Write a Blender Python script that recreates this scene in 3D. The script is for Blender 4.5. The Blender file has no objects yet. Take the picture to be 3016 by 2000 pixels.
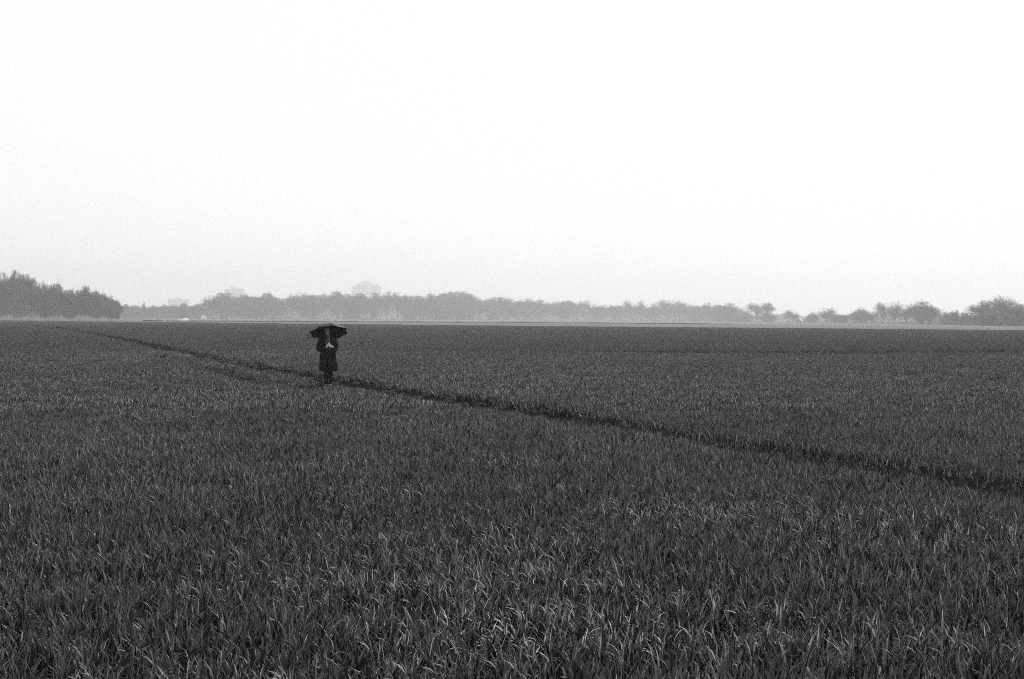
import bpy, bmesh, math, random
import numpy as np
from mathutils import Vector, Matrix, Euler

S = bpy.context.scene
COL = S.collection
R = math.radians

# ------------------------------------------------------------------ camera
CAM_H = 1.95
LENS = 50.0
FPX = 3016 * LENS / 36.0
cam_d = bpy.data.cameras.new('camera')
cam = bpy.data.objects.new('camera', cam_d)
COL.objects.link(cam)
cam_d.lens = LENS
cam_d.sensor_width = 36.0
cam_d.clip_start = 0.1
cam_d.clip_end = 12000
PITCH, ROLL = R(0.848), R(0.342)
CAM_M = Matrix.Rotation(R(90) - PITCH, 3, 'X') @ Matrix.Rotation(ROLL, 3, 'Z')
cam.location = (0, 0, CAM_H)
cam.rotation_euler = CAM_M.to_euler()
S.camera = cam

# ------------------------------------------------------------------ sky, sun, exposure
SUN_EL, SUN_AZ = R(42), R(20)            # azimuth clockwise from the view direction (+Y)
w = bpy.data.worlds.new('World')
S.world = w
w.use_nodes = True
nt = w.node_tree
nt.nodes.clear()
out = nt.nodes.new('ShaderNodeOutputWorld')
bg = nt.nodes.new('ShaderNodeBackground')
bg.inputs['Strength'].default_value = 0.09
sky = nt.nodes.new('ShaderNodeTexSky')
sky.sky_type = 'NISHITA'
sky.sun_disc = False
sky.sun_elevation = SUN_EL
sky.sun_rotation = SUN_AZ
bw = nt.nodes.new('ShaderNodeRGBToBW')
mix = nt.nodes.new('ShaderNodeMix')      # an even overcast deck hides most of the clear-sky gradient
mix.data_type = 'FLOAT'
mix.inputs[0].default_value = 0.86
mix.inputs[3].default_value = 10.0
nt.links.new(sky.outputs[0], bw.inputs[0])
nt.links.new(bw.outputs[0], mix.inputs[2])
nt.links.new(mix.outputs[0], bg.inputs['Color'])
nt.links.new(bg.outputs[0], out.inputs[0])

sun_d = bpy.data.lights.new('sun', 'SUN')
sun_d.energy = 1.5
sun_d.angle = R(10)
sun_d.color = (1, 1, 1)                   # black-and-white film
sun = bpy.data.objects.new('sun', sun_d)
COL.objects.link(sun)
sd = Vector((math.sin(SUN_AZ) * math.cos(SUN_EL), math.cos(SUN_AZ) * math.cos(SUN_EL), math.sin(SUN_EL)))
sun.rotation_euler = sd.to_track_quat('Z', 'Y').to_euler()

S.view_settings.view_transform = 'Standard'
S.view_settings.look = 'None'
S.view_settings.exposure = 0.28
S.view_settings.gamma = 1
S.view_settings.use_curve_mapping = False
S.render.film_transparent = False
S.cycles.use_denoising = False
S.cycles.max_bounces = 5
S.cycles.diffuse_bounces = 2
S.cycles.glossy_bounces = 2
S.cycles.transmission_bounces = 2
S.cycles.volume_bounces = 1
S.cycles.transparent_max_bounces = 4
S.cycles.filter_width = 0.95


# ------------------------------------------------------------------ helpers
def at(px, py, Y):
    """point on the ray of source pixel (px, py) at depth Y"""
    d = CAM_M @ Vector(((px - 1508) / FPX, -(py - 1000) / FPX, -1))
    k = Y / d.y
    return Vector((d.x * k, Y, CAM_H + d.z * k))


def mat(name, col, rough=0.8, spec=0.3, var=0.0, scale=5.0, rand=0.0):
    m = bpy.data.materials.new(name)
    m.use_nodes = True
    t = m.node_tree
    b = t.nodes['Principled BSDF']
    b.inputs['Roughness'].default_value = rough
    b.inputs['Specular IOR Level'].default_value = spec
    rgb = (col, col, col, 1)
    b.inputs['Base Color'].default_value = rgb
    if var or rand:
        v = t.nodes.new('ShaderNodeValue')
        v.outputs[0].default_value = col
        cur = v.outputs[0]
        if var:
            tc = t.nodes.new('ShaderNodeTexCoord')
            n = t.nodes.new('ShaderNodeTexNoise')
            n.inputs['Scale'].default_value = scale
            n.inputs['Detail'].default_value = 5
            t.links.new(tc.outputs['Object'], n.inputs['Vector'])
            mr = t.nodes.new('ShaderNodeMapRange')
            mr.inputs['From Min'].default_value = 0.25
            mr.inputs['From Max'].default_value = 0.75
            mr.inputs['To Min'].default_value = 1 - var
            mr.inputs['To Max'].default_value = 1 + var
            t.links.new(n.outputs[0], mr.inputs[0])
            mu = t.nodes.new('ShaderNodeMath')
            mu.operation = 'MULTIPLY'
            t.links.new(cur, mu.inputs[0])
            t.links.new(mr.outputs[0], mu.inputs[1])
            cur = mu.outputs[0]
        if rand:
            oi = t.nodes.new('ShaderNodeObjectInfo')
            mr = t.nodes.new('ShaderNodeMapRange')
            mr.inputs['To Min'].default_value = 1 - rand
            mr.inputs['To Max'].default_value = 1 + rand
            t.links.new(oi.outputs['Random'], mr.inputs[0])
            mu = t.nodes.new('ShaderNodeMath')
            mu.operation = 'MULTIPLY'
            t.links.new(cur, mu.inputs[0])
            t.links.new(mr.outputs[0], mu.inputs[1])
            cur = mu.outputs[0]
        t.links.new(cur, b.inputs['Base Color'])
    return m


def mesh_quads(name, V, F, material=None, smooth=False):
    """V (n,3) float, F (m,4) int -> mesh"""
    me = bpy.data.meshes.new(name)
    V = np.asarray(V, np.float32)
    F = np.asarray(F, np.int32)
    me.vertices.add(len(V))
    me.vertices.foreach_set('co', V.ravel())
    k = F.shape[1]
    me.loops.add(F.size)
    me.loops.foreach_set('vertex_index', F.ravel())
    me.polygons.add(len(F))
    me.polygons.foreach_set('loop_start', np.arange(len(F), dtype=np.int32) * k)
    if smooth:
        me.polygons.foreach_set('use_smooth', np.ones(len(F), bool))
    me.update(calc_edges=True)
    me.validate()
    if material:
        me.materials.append(material)
    return me


def link(name, data, parent=None, loc=None, label=None, cat=None, group=None, kind=None):
    o = bpy.data.objects.new(name, data)
    COL.objects.link(o)
    if parent:
        o.parent = parent
    if loc is not None:
        o.location = loc
    tag(o, label, cat, group, kind)
    return o


def tag(o, label=None, cat=None, group=None, kind=None):
    if label:
        o['label'] = label
    if cat:
        o['category'] = cat
    if group:
        o['group'] = group
    if kind:
        o['kind'] = kind


def bm_obj(name, bm, material, parent=None, smooth=True, **kw):
    me = bpy.data.meshes.new(name)
    bmesh.ops.recalc_face_normals(bm, faces=bm.faces)
    bm.to_mesh(me)
    bm.free()
    if smooth:
        me.polygons.foreach_set('use_smooth', np.ones(len(me.polygons), bool))
    if material:
        me.materials.append(material)
    return link(name, me, parent, **kw)


def box(bm, x0, x1, y0, y1, z0, z1):
    v = [bm.verts.new(p) for p in ((x0, y0, z0), (x1, y0, z0), (x1, y1, z0), (x0, y1, z0),
                                   (x0, y0, z1), (x1, y0, z1), (x1, y1, z1), (x0, y1, z1))]
    for f in ((0, 3, 2, 1), (4, 5, 6, 7), (0, 1, 5, 4), (1, 2, 6, 5), (2, 3, 7, 6), (3, 0, 4, 7)):
        bm.faces.new([v[i] for i in f])


def tube(bm, pts, rad, n=10, cap=True):
    """tapered tube through pts; rad: list of r or (ra, rb)"""
    pts = [Vector(p) for p in pts]
    rings = []
    up = Vector((0, 1, 0.01))
    for i, p in enumerate(pts):
        d = (pts[min(i + 1, len(pts) - 1)] - pts[max(i - 1, 0)]).normalized()
        a = d.cross(up)
        if a.length < 1e-3:
            a = d.cross(Vector((1, 0, 0)))
        a.normalize()
        b = a.cross(d).normalized()
        r = rad[i]
        ra, rb = r if isinstance(r, tuple) else (r, r)
        rings.append([bm.verts.new(p + a * (math.cos(2 * math.pi * k / n) * ra) + b * (math.sin(2 * math.pi * k / n) * rb))
                      for k in range(n)])
    for i in range(len(rings) - 1):
        for k in range(n):
            bm.faces.new((rings[i][k], rings[i][(k + 1) % n], rings[i + 1][(k + 1) % n], rings[i + 1][k]))
    if cap:
        bm.faces.new(rings[0][::-1])
        bm.faces.new(rings[-1])
    return rings


def ball(bm, c, r, seg=14):
    r = r if isinstance(r, tuple) else (r, r, r)
    M = Matrix.Translation(c) @ Matrix.Diagonal((r[0], r[1], r[2], 1))
    return bmesh.ops.create_uvsphere(bm, u_segments=seg, v_segments=seg // 2 + 2, radius=1, matrix=M)['verts']


# ------------------------------------------------------------------ materials
M = {}
M['soil'] = mat('soil', 0.011, 1.0, 0.0, var=0.35, scale=3)
M['meadow'] = mat('meadow', 0.12, 0.95, 0.1, var=0.2, scale=0.05)
M['bark'] = mat('bark', 0.05, 0.9, 0.15, var=0.3, scale=2)
M['twig'] = mat('twig', 0.055, 0.9, 0.15, rand=0.3)
M['wood'] = mat('wood_mass', 0.05, 0.9, 0.1, var=0.65, scale=0.12)
M['reed'] = mat('pale_reed', 0.42, 0.9, 0.1, var=0.3, scale=0.5)
M['hedge'] = mat('dark_hedge', 0.02, 0.9, 0.1)
M['post'] = mat('post', 0.10, 0.9, 0.1)
M['pale_post'] = mat('pale_post', 0.55, 0.8, 0.2)
M['concrete'] = mat('concrete', 0.85, 0.85, 0.2, var=0.1, scale=0.2)
M['glass'] = mat('window_glass', 0.42, 0.3, 0.5)  # pale base colour carries the sky reflected in the far panes
M['white'] = mat('white_sheet', 0.95, 0.6, 0.3, var=0.05, scale=0.5)
M['coat'] = mat('black_wool', 0.006, 0.9, 0.12, var=0.3, scale=9)
M['cloth'] = mat('dark_trousers', 0.009, 0.9, 0.15, var=0.2, scale=12)
M['boot'] = mat('black_leather', 0.010, 0.45, 0.4)
M['top'] = mat('grey_knit', 0.06, 0.9, 0.15, var=0.3, scale=40)
M['skin'] = mat('skin', 0.5, 0.55, 0.35, var=0.06, scale=30)
M['lip'] = mat('lip', 0.16, 0.5, 0.4)
M['eye'] = mat('eye', 0.02, 0.25, 0.5)
M['hair'] = mat('hair', 0.035, 0.5, 0.4, var=0.4, scale=25)
M['canopy'] = mat('black_canopy', 0.012, 0.6, 0.2, var=0.15, scale=6)
M['metal'] = mat('bare_metal', 0.65, 0.4, 0.5)
M['plastic'] = mat('black_plastic', 0.015, 0.4, 0.5)

# ------------------------------------------------------------------ ground
N = 96
gv = [(0, 0, 0)] + [(3300 * math.cos(2 * math.pi * k / N), 3300 * math.sin(2 * math.pi * k / N), 0) for k in range(N)]
me = bpy.data.meshes.new('ground')
me.from_pydata(gv, [], [(0, 1 + k, 1 + (k + 1) % N) for k in range(N)])
me.materials.append(M['meadow'])
link('ground', me, kind='structure')

EDGE = [(-420, 640), (-260, 585), (-193, 537), (-119, 470), (-59, 409), (0, 362), (40, 345), (78, 330), (110, 306),
        (160, 288), (260, 262)]
EDGE = [(x * CAM_H / 2.05, y * CAM_H / 2.05) for x, y in EDGE]
me = bpy.data.meshes.new('field')
me.from_pydata([(x, y, 0.004) for x, y in EDGE] + [(260, -40, 0.004), (-420, -40, 0.004)], [], [list(range(len(EDGE) + 2))])
me.materials.append(M['soil'])
link('field', me, kind='structure')

# ------------------------------------------------------------------ tracks (wheel lines pressed into the crop)
def gpt(px, py, h=0.10):
    """where the ray of a pixel meets the plane z = h"""
    d = CAM_M @ Vector(((px - 1508) / FPX, -(py - 1000) / FPX, -1))
    k = (h - CAM_H) / d.z
    return (d.x * k, d.y * k)


TRACK_A = [gpt(*p) for p in ((60, 957), (166, 964), (300, 986), (400, 1006), (638, 1057), (820, 1094), (1007, 1127), (1180, 1157),
                             (1350, 1185), (1530, 1213), (1900, 1271), (2168, 1312), (2400, 1345), (2614, 1382), (2800, 1407),
                             (3016, 1437))]
TRACK_A = TRACK_A + [(TRACK_A[-1][0] + 1.6, TRACK_A[-1][1] - 3.2), (TRACK_A[-1][0] + 4, TRACK_A[-1][1] - 8)]
TRACK_B = []
PP = gpt(964, 1141, 0.0)                   # where the person stands
for i, (x, y) in enumerate(TRACK_A):
    a, b = TRACK_A[max(i - 1, 0)], TRACK_A[min(i + 1, len(TRACK_A) - 1)]
    dx, dy = b[0] - a[0], b[1] - a[1]
    l = math.hypot(dx, dy)
    TRACK_B.append((x + dy / l * 2.1, y - dx / l * 2.1) if dy / l < 0 else (x - dy / l * 2.1, y + dx / l * 2.1))
TRACK_C = [gpt(1880, 1041), gpt(2250, 1039), (gpt(2614, 1037)), gpt(2850, 1035), gpt(3016, 1034), gpt(3200, 1033)]


def polyline_dist(P, line):
    P = np.asarray(P)
    best = np.full(len(P), 1e9)
    arc = np.zeros(len(P))
    s = 0.0
    for (ax, ay), (bx, by) in zip(line[:-1], line[1:]):
        d = np.array([bx - ax, by - ay])
        L = np.hypot(*d)
        t = np.clip(((P - (ax, ay)) @ d) / (L * L), 0, 1)
        q = np.array([ax, ay]) + t[:, None] * d
        dd = np.hypot(*(P - q).T)
        m = dd < best
        best[m] = dd[m]
        arc[m] = s + t[m] * L
        s += L
    return best, arc


# ------------------------------------------------------------------ the crop: young cereal, one stuff object
rng = np.random.default_rng(7)


def blades(base, phi, L, th0, bend, wid, roll, seg=4):
    n = len(L)
    prof = np.array([0.75, 1.0, 0.9, 0.6, 0.06])[:seg + 1] if seg == 4 else np.linspace(1, 0.1, seg + 1)
    pos = base.copy()
    side = np.stack([-np.sin(phi), np.cos(phi), np.zeros(n)], 1)
    V = np.zeros((n, seg + 1, 2, 3))
    for s in range(seg + 1):
        th = th0 + bend * (s / seg) ** 1.6
        d = np.stack([np.sin(th) * np.cos(phi), np.sin(th) * np.sin(phi), np.cos(th)], 1)
        nrm = np.cross(d, side)
        rr = roll * s / seg
        sv = side * np.cos(rr)[:, None] + nrm * np.sin(rr)[:, None]
        hw = (wid * prof[s] / 2)[:, None]
        V[:, s, 0] = pos - sv * hw
        V[:, s, 1] = pos + sv * hw
        pos = pos + d * (L / seg)[:, None]
    i = np.arange(n)[:, None] * (2 * (seg + 1)) + np.arange(seg)[None] * 2
    F = np.stack([i, i + 1, i + 3, i + 2], -1).reshape(-1, 4)
    return V.reshape(-1, 3), F


def grass_mat():
    m = bpy.data.materials.new('cereal_leaf')
    m.use_nodes = True
    t = m.node_tree
    b = t.nodes['Principled BSDF']
    b.inputs['Roughness'].default_value = 0.42
    b.inputs['Specular IOR Level'].default_value = 0.55
    at_ = t.nodes.new('ShaderNodeAttribute')
    at_.attribute_name = 'tone'
    oi = t.nodes.new('ShaderNodeObjectInfo')
    mr = t.nodes.new('ShaderNodeMapRange')
    mr.inputs['To Min'].default_value = 0.75
    mr.inputs['To Max'].default_value = 1.25
    t.links.new(oi.outputs['Random'], mr.inputs[0])
    mu = t.nodes.new('ShaderNodeMath')
    mu.operation = 'MULTIPLY'
    t.links.new(at_.outputs['Fac'], mu.inputs[0])
    t.links.new(mr.outputs[0], mu.inputs[1])
    t.links.new(mu.outputs[0], b.inputs['Base Color'])
    tr = t.nodes.new('ShaderNodeBsdfTranslucent')
    t.links.new(mu.outputs[0], tr.inputs['Color'])
    ms = t.nodes.new('ShaderNodeMixShader')
    ms.inputs[0].default_value = 0.12
    t.links.new(b.outputs[0], ms.inputs[1])
    t.links.new(tr.outputs[0], ms.inputs[2])
    t.links.new(ms.outputs[0], t.nodes['Material Output'].inputs['Surface'])
    return m


M['grass'] = grass_mat()
G_TONE = 0.013


def patch(name, size, n_tuft, per, wscale, bent, seed, seg=4, vary=.5):
    """a square of tufts, size metres wide (0 = a single plant)"""
    g = np.random.default_rng(seed)
    n = n_tuft * per
    tx = g.uniform(-size / 2, size / 2, n_tuft)
    ty = g.uniform(-size / 2, size / 2, n_tuft)
    tb = np.repeat(np.stack([tx, ty, np.zeros(n_tuft)], 1), per, 0)
    tb[:, :2] += g.normal(0, 0.014, (n, 2))
    phi = g.uniform(0, 2 * np.pi, n)
    L = g.uniform(0.08, 0.225, n)
    th0 = np.abs(g.normal(0.10, 0.30, n))
    bd = np.where(g.random(n) < bent, g.uniform(0.7, 1.7, n), g.uniform(0.0, 0.6, n))
    wid = g.uniform(0.0080, 0.0155, n) * wscale
    V, F = blades(tb, phi, L, th0, bd, wid, g.normal(0, 0.6, n), seg)
    me = mesh_quads(name, V, F, M['grass'], smooth=True)
    tone = G_TONE * np.exp(g.normal(0, 0.45, n))
    u_ = g.random(n)
    tone[u_ < 0.36] = 0.085 * np.exp(g.normal(0, 0.3, n))[u_ < 0.36]
    tone[u_ < 0.15] = 0.42 * np.exp(g.normal(0, 0.25, n))[u_ < 0.15]  # palest blades: yellowed leaves, with waxy sky sheen put into the colour
    tone *= (0.80 + 0.42 * vary) * {4: 1.0 if not size else .88, 3: .72, 2: .62}[seg]
    a = me.attributes.new('tone', 'FLOAT', 'POINT')
    a.data.foreach_set('value', np.repeat(tone, (seg + 1) * 2).astype(np.float32))
    return bpy.data.objects.new(name, me)


protos = []           # bent-ness grows with the index inside every level
LEV = {}
for lev, (size, nt_, per, ws, seg) in enumerate(((0.0, 1, 11, 1.0, 4), (0.42, 45, 10, 1.05, 4), (0.6, 46, 8, 1.8, 3), (4.2, 700, 7, 5.0, 2))):
    LEV[lev] = len(protos)
    for k in range(6 if lev else 14):
        fr = k / (5 if lev else 13)
        protos.append(patch('grass_patch_%d_%02d' % (lev, k), size, nt_, per, ws, 0.18 + 0.50 * fr, 100 * lev + k, seg, fr))
proto_col = bpy.data.collections.new('grass_source')
for i, p in enumerate(protos):
    p.name = 'grass_source_%03d' % i
    proto_col.objects.link(p)


def vnoise(P, freq, seed):
    """smooth value noise in 0..1"""
    g = np.random.default_rng(seed)
    tab = g.random((256, 256))
    q = np.asarray(P) * freq
    i = np.floor(q).astype(int)
    f = q - i
    f = f * f * (3 - 2 * f)
    a = tab[i[:, 0] % 256, i[:, 1] % 256]
    b = tab[(i[:, 0] + 1) % 256, i[:, 1] % 256]
    c = tab[i[:, 0] % 256, (i[:, 1] + 1) % 256]
    d = tab[(i[:, 0] + 1) % 256, (i[:, 1] + 1) % 256]
    return (a * (1 - f[:, 0]) + b * f[:, 0]) * (1 - f[:, 1]) + (c * (1 - f[:, 0]) + d * f[:, 0]) * f[:, 1]


def wedge(y0, y1, dens, jit=True):
    hw = lambda y: 0.385 * y + 7
    n = int((hw(y0) + hw(y1)) * (y1 - y0) * dens)
    y = rng.uniform(y0, y1, n * 2)
    y = y[rng.random(n * 2) < hw(y) / hw(y1)][:n]
    x = rng.uniform(-1, 1, len(y)) * hw(y)
    return np.stack([x, y], 1)


pts, idx, scl, rot = [], [], [], []
edge_x = [e[0] for e in EDGE]
edge_y = [e[1] for e in EDGE]


def grid_wedge(y0, y1, step):
    ys = np.arange(y0 + step / 2, y1, step)
    P = []
    for y in ys:
        h = 0.385 * y + 8
        xs = np.arange(-h, h, step)
        P.append(np.stack([xs + rng.uniform(-.3, .3, len(xs)) * step, y + rng.uniform(-.3, .3, len(xs)) * step], 1))
    return np.concatenate(P)


for lev, P in enumerate((wedge(3.2, 27, 225), grid_wedge(26.9, 75, 0.36), grid_wedge(74.8, 190, 0.55), grid_wedge(188, 600, 3.6))):
    keep = P[:, 1] < np.interp(P[:, 0], edge_x, edge_y) - (1.8 if lev == 3 else 0.2)
    P = P[keep]
    n = len(P)
    s = 0.82 + 0.36 * vnoise(P, 0.55, 3) * 0.6 + 0.25 * (vnoise(P, 2.2, 4) - 0.3)
    s *= 0.9 + 0.2 * vnoise(P, 0.12, 9)
    s *= rng.uniform(0.8, 1.18, n) if lev == 0 else rng.uniform(.92, 1.1, n)
    alive = np.ones(n, bool)
    half = (0.03, 0.16, 0.22, 0.6)[lev]
    wob = lambda arc, sd: vnoise(np.stack([arc, arc * 0], 1), 0.35, sd)
    dA, arc = polyline_dist(P, TRACK_A)
    wa = 0.46 + 0.26 * wob(arc, 21) + (0, .18, .30, 1.3)[lev] + .10 * np.clip((23 - P[:, 1]) / 5, 0, 1)
    inA = dA < wa + half * 0.5
    alive &= ~(inA & (rng.random(n) < (0.62, .75, .85, .97)[lev]))
    s = np.where(inA, s * rng.uniform(.22, .45, n), s)
    edgeA = (dA < wa + half * .5 + .12) & ~inA
    s = np.where(edgeA, s * rng.uniform(.6, 1.05, n), s)
    dB, arc = polyline_dist(P, TRACK_B)
    wb = 0.34 + 0.36 * wob(arc, 22)
    faint = (wob(arc * 0.5, 23) > 0.25) & (P[:, 1] > 34) & (P[:, 1] < 72)
    hitB = (dB < wb + half * 0.4)
    alive &= ~(hitB & faint & (rng.random(n) < 0.75))
    s = np.where((dB < wb + 0.1) & faint, s * 0.75, s)
    if lev >= 2:
        dC, arc = polyline_dist(P, TRACK_C)
        gap = wob(arc * 0.25, 24)
        hitC = (dC < 3.0) & (gap > 0.22)
        alive &= ~(hitC & (rng.random(n) < 0.85))
        s = np.where((dC < 3.4) & (gap > .2), s * 0.7, s)
    # thin, low places here and there
    thin = vnoise(P, 0.9, 31) * 0.6 + vnoise(P, 0.25, 32) * 0.4
    if lev < 2:
        alive &= ~((thin < 0.25) & (rng.random(n) < 0.4))
        s = np.where(thin < 0.3, s * 0.88, s)
    bent = 0.10 + 0.34 * vnoise(P * (1, 0.45), 0.16, 41) + 0.3 * vnoise(P, 0.6, 42) + 0.3 * (rng.random(n) - 0.25)
    bent += .04 * np.exp(-((P[:, 0] - 2.5) / 3.2) ** 2 - ((P[:, 1] - 14) / 2.2) ** 2)
    bent += .10 * np.exp(-((P[:, 0] - 5) / 14) ** 2 - ((P[:, 1] - 40) / 10) ** 2)
    k = (len(protos) if lev == 3 else LEV[lev + 1]) - LEV[lev]
    ii = LEV[lev] + np.clip((bent - 0.1) / 0.75 * k, 0, k - 1).astype(int)
    walk = np.hypot((P[:, 0] - PP[0] - .05) / 0.5, (P[:, 1] - PP[1] + 1.3) / 2.0)
    s = np.where(walk < 1, s * (0.35 + .35 * walk ** 2), s)
    alive &= ~((walk < 1) & (rng.random(n) < (.75 if lev else .5)))
    P, s, ii = P[alive], s[alive], ii[alive]
    n = len(P)
    pts.append(np.concatenate([P, np.full((n, 1), 0.004)], 1))
    idx.append(ii)
    scl.append(s)
    tilt = (0.12, 0.05, 0.03, 0.0)[lev]
    rot.append(np.stack([rng.normal(0, tilt, n), rng.normal(0, tilt, n), rng.uniform(0, 6.283, n) if lev < 2 else rng.integers(0, 4, n) * 1.5708], 1))
pts = np.concatenate(pts).astype(np.float32)
idx = np.concatenate(idx).astype(np.int32)
scl = np.concatenate(scl).astype(np.float32)
rot = np.concatenate(rot).astype(np.float32)
print('grass instances', len(pts))
me = bpy.data.meshes.new('grass')
me.vertices.add(len(pts))
me.vertices.foreach_set('co', pts.ravel())
me.attributes.new('rot', 'FLOAT_VECTOR', 'POINT').data.foreach_set('vector', rot.ravel())
me.attributes.new('scl', 'FLOAT', 'POINT').data.foreach_set('value', scl)
me.attributes.new('pick', 'INT', 'POINT').data.foreach_set('value', idx)
grass = link('grass', me, kind='stuff', label='dense young cereal crop covering the whole field', cat='grass')
ng = bpy.data.node_groups.new('grass_scatter', 'GeometryNodeTree')
ng.interface.new_socket('Geometry', in_out='INPUT', socket_type='NodeSocketGeometry')
ng.interface.new_socket('Geometry', in_out='OUTPUT', socket_type='NodeSocketGeometry')
gi = ng.nodes.new('NodeGroupInput')
go = ng.nodes.new('NodeGroupOutput')
ip = ng.nodes.new('GeometryNodeInstanceOnPoints')
ci = ng.nodes.new('GeometryNodeCollectionInfo')
ci.inputs['Collection'].default_value = proto_col
ci.inputs['Separate Children'].default_value = True
ci.inputs['Reset Children'].default_value = True


def named(nm, ty):
    n_ = ng.nodes.new('GeometryNodeInputNamedAttribute')
    n_.data_type = ty
    n_.inputs['Name'].default_value = nm
    return n_.outputs['Attribute']


ng.links.new(gi.outputs[0], ip.inputs['Points'])
ng.links.new(ci.outputs[0], ip.inputs['Instance'])
ip.inputs['Pick Instance'].default_value = True
ng.links.new(named('pick', 'INT'), ip.inputs['Instance Index'])
e2r = ng.nodes.new('FunctionNodeEulerToRotation')
ng.links.new(named('rot', 'FLOAT_VECTOR'), e2r.inputs[0])
ng.links.new(e2r.outputs[0], ip.inputs['Rotation'])
ng.links.new(named('scl', 'FLOAT'), ip.inputs['Scale'])
ng.links.new(ip.outputs[0], go.inputs[0])
grass.modifiers.new('scatter', 'NODES').node_group = ng

# ------------------------------------------------------------------ bare trees
def ribbons(p, q, w0, w1, g):
    d = q - p
    d /= np.linalg.norm(d, axis=1)[:, None] + 1e-9
    r = g.normal(size=p.shape)
    sv = np.cross(d, r)
    sv /= np.linalg.norm(sv, axis=1)[:, None] + 1e-9
    n = len(p)
    V = np.stack([p - sv * w0[:, None] / 2, p + sv * w0[:, None] / 2, q + sv * w1[:, None] / 2, q - sv * w1[:, None] / 2], 1)
    return V.reshape(-1, 3), np.arange(n * 4).reshape(-1, 4)


def tubes_np(p, q, r0, r1, k=5):
    d = q - p
    d /= np.linalg.norm(d, axis=1)[:, None] + 1e-9
    ref = np.where(np.abs(d[:, 2:3]) > 0.9, np.array([[1.0, 0, 0]]), np.array([[0, 0, 1.0]]))
    a = np.cross(d, ref)
    a /= np.linalg.norm(a, axis=1)[:, None]
    b = np.cross(d, a)
    V, F = [], []
    n = len(p)
    ang = np.arange(k) * 2 * np.pi / k
    for c, r in ((p, r0), (q, r1)):
        V.append(c[:, None] + r[:, None, None] * (np.cos(ang)[None, :, None] * a[:, None] + np.sin(ang)[None, :, None] * b[:, None]))
    V = np.concatenate(V, 1).reshape(-1, 3)
    i = np.arange(n)[:, None] * 2 * k + np.arange(k)[None]
    j = np.arange(n)[:, None] * 2 * k + (np.arange(k)[None] + 1) % k
    F = np.stack([i, j, j + k, i + k], -1).reshape(-1, 4)
    return V, F


KINDS = {
    # trunk, [(children, length, angle mean, angle sd, start from)] in units of the height
    'round': dict(shell=1500, gaps=.36, **{'from': .34}, shape=(.60, .05, 2.4), trunk=0.30, lev=((9, .30, .75, .25, .55), (5, .20, .6, .25, .35), (5, .13, .65, .3, .3), (5, .085, .7, .3, .25), (4, .06, .7, .3, .2)), up=.10, twig=.0028),
    'tall': dict(shell=2600, gaps=.38, **{'from': .4}, shape=(.66, .25, 2.0), trunk=0.62, lev=((16, .26, .55, .2, .30), (5, .14, .5, .25, .3), (5, .09, .6, .3, .3), (5, .06, .6, .3, .2), (3, .04, .7, .3, .2)), up=.22, twig=.0028),
    'dense': dict(shell=4200, gaps=.2, **{'from': .2}, shape=(.55, .55, 2.6), trunk=0.22, lev=((12, .34, .9, .3, .2), (6, .22, .65, .3, .2), (6, .14, .7, .3, .2), (5, .10, .8, .3, .1), (4, .075, .8, .3, .1)), up=.05, twig=.0046),
    'bush': dict(shell=3200, gaps=.22, **{'from': .05}, shape=(.35, .8, 2.3), trunk=0.10, lev=((16, .55, .75, .35, .1), (6, .30, .6, .3, .15), (6, .2, .7, .3, .2), (5, .14, .8, .3, .1), (3, .11, .8, .3, .1)), up=.04, twig=.0052),
}


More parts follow.
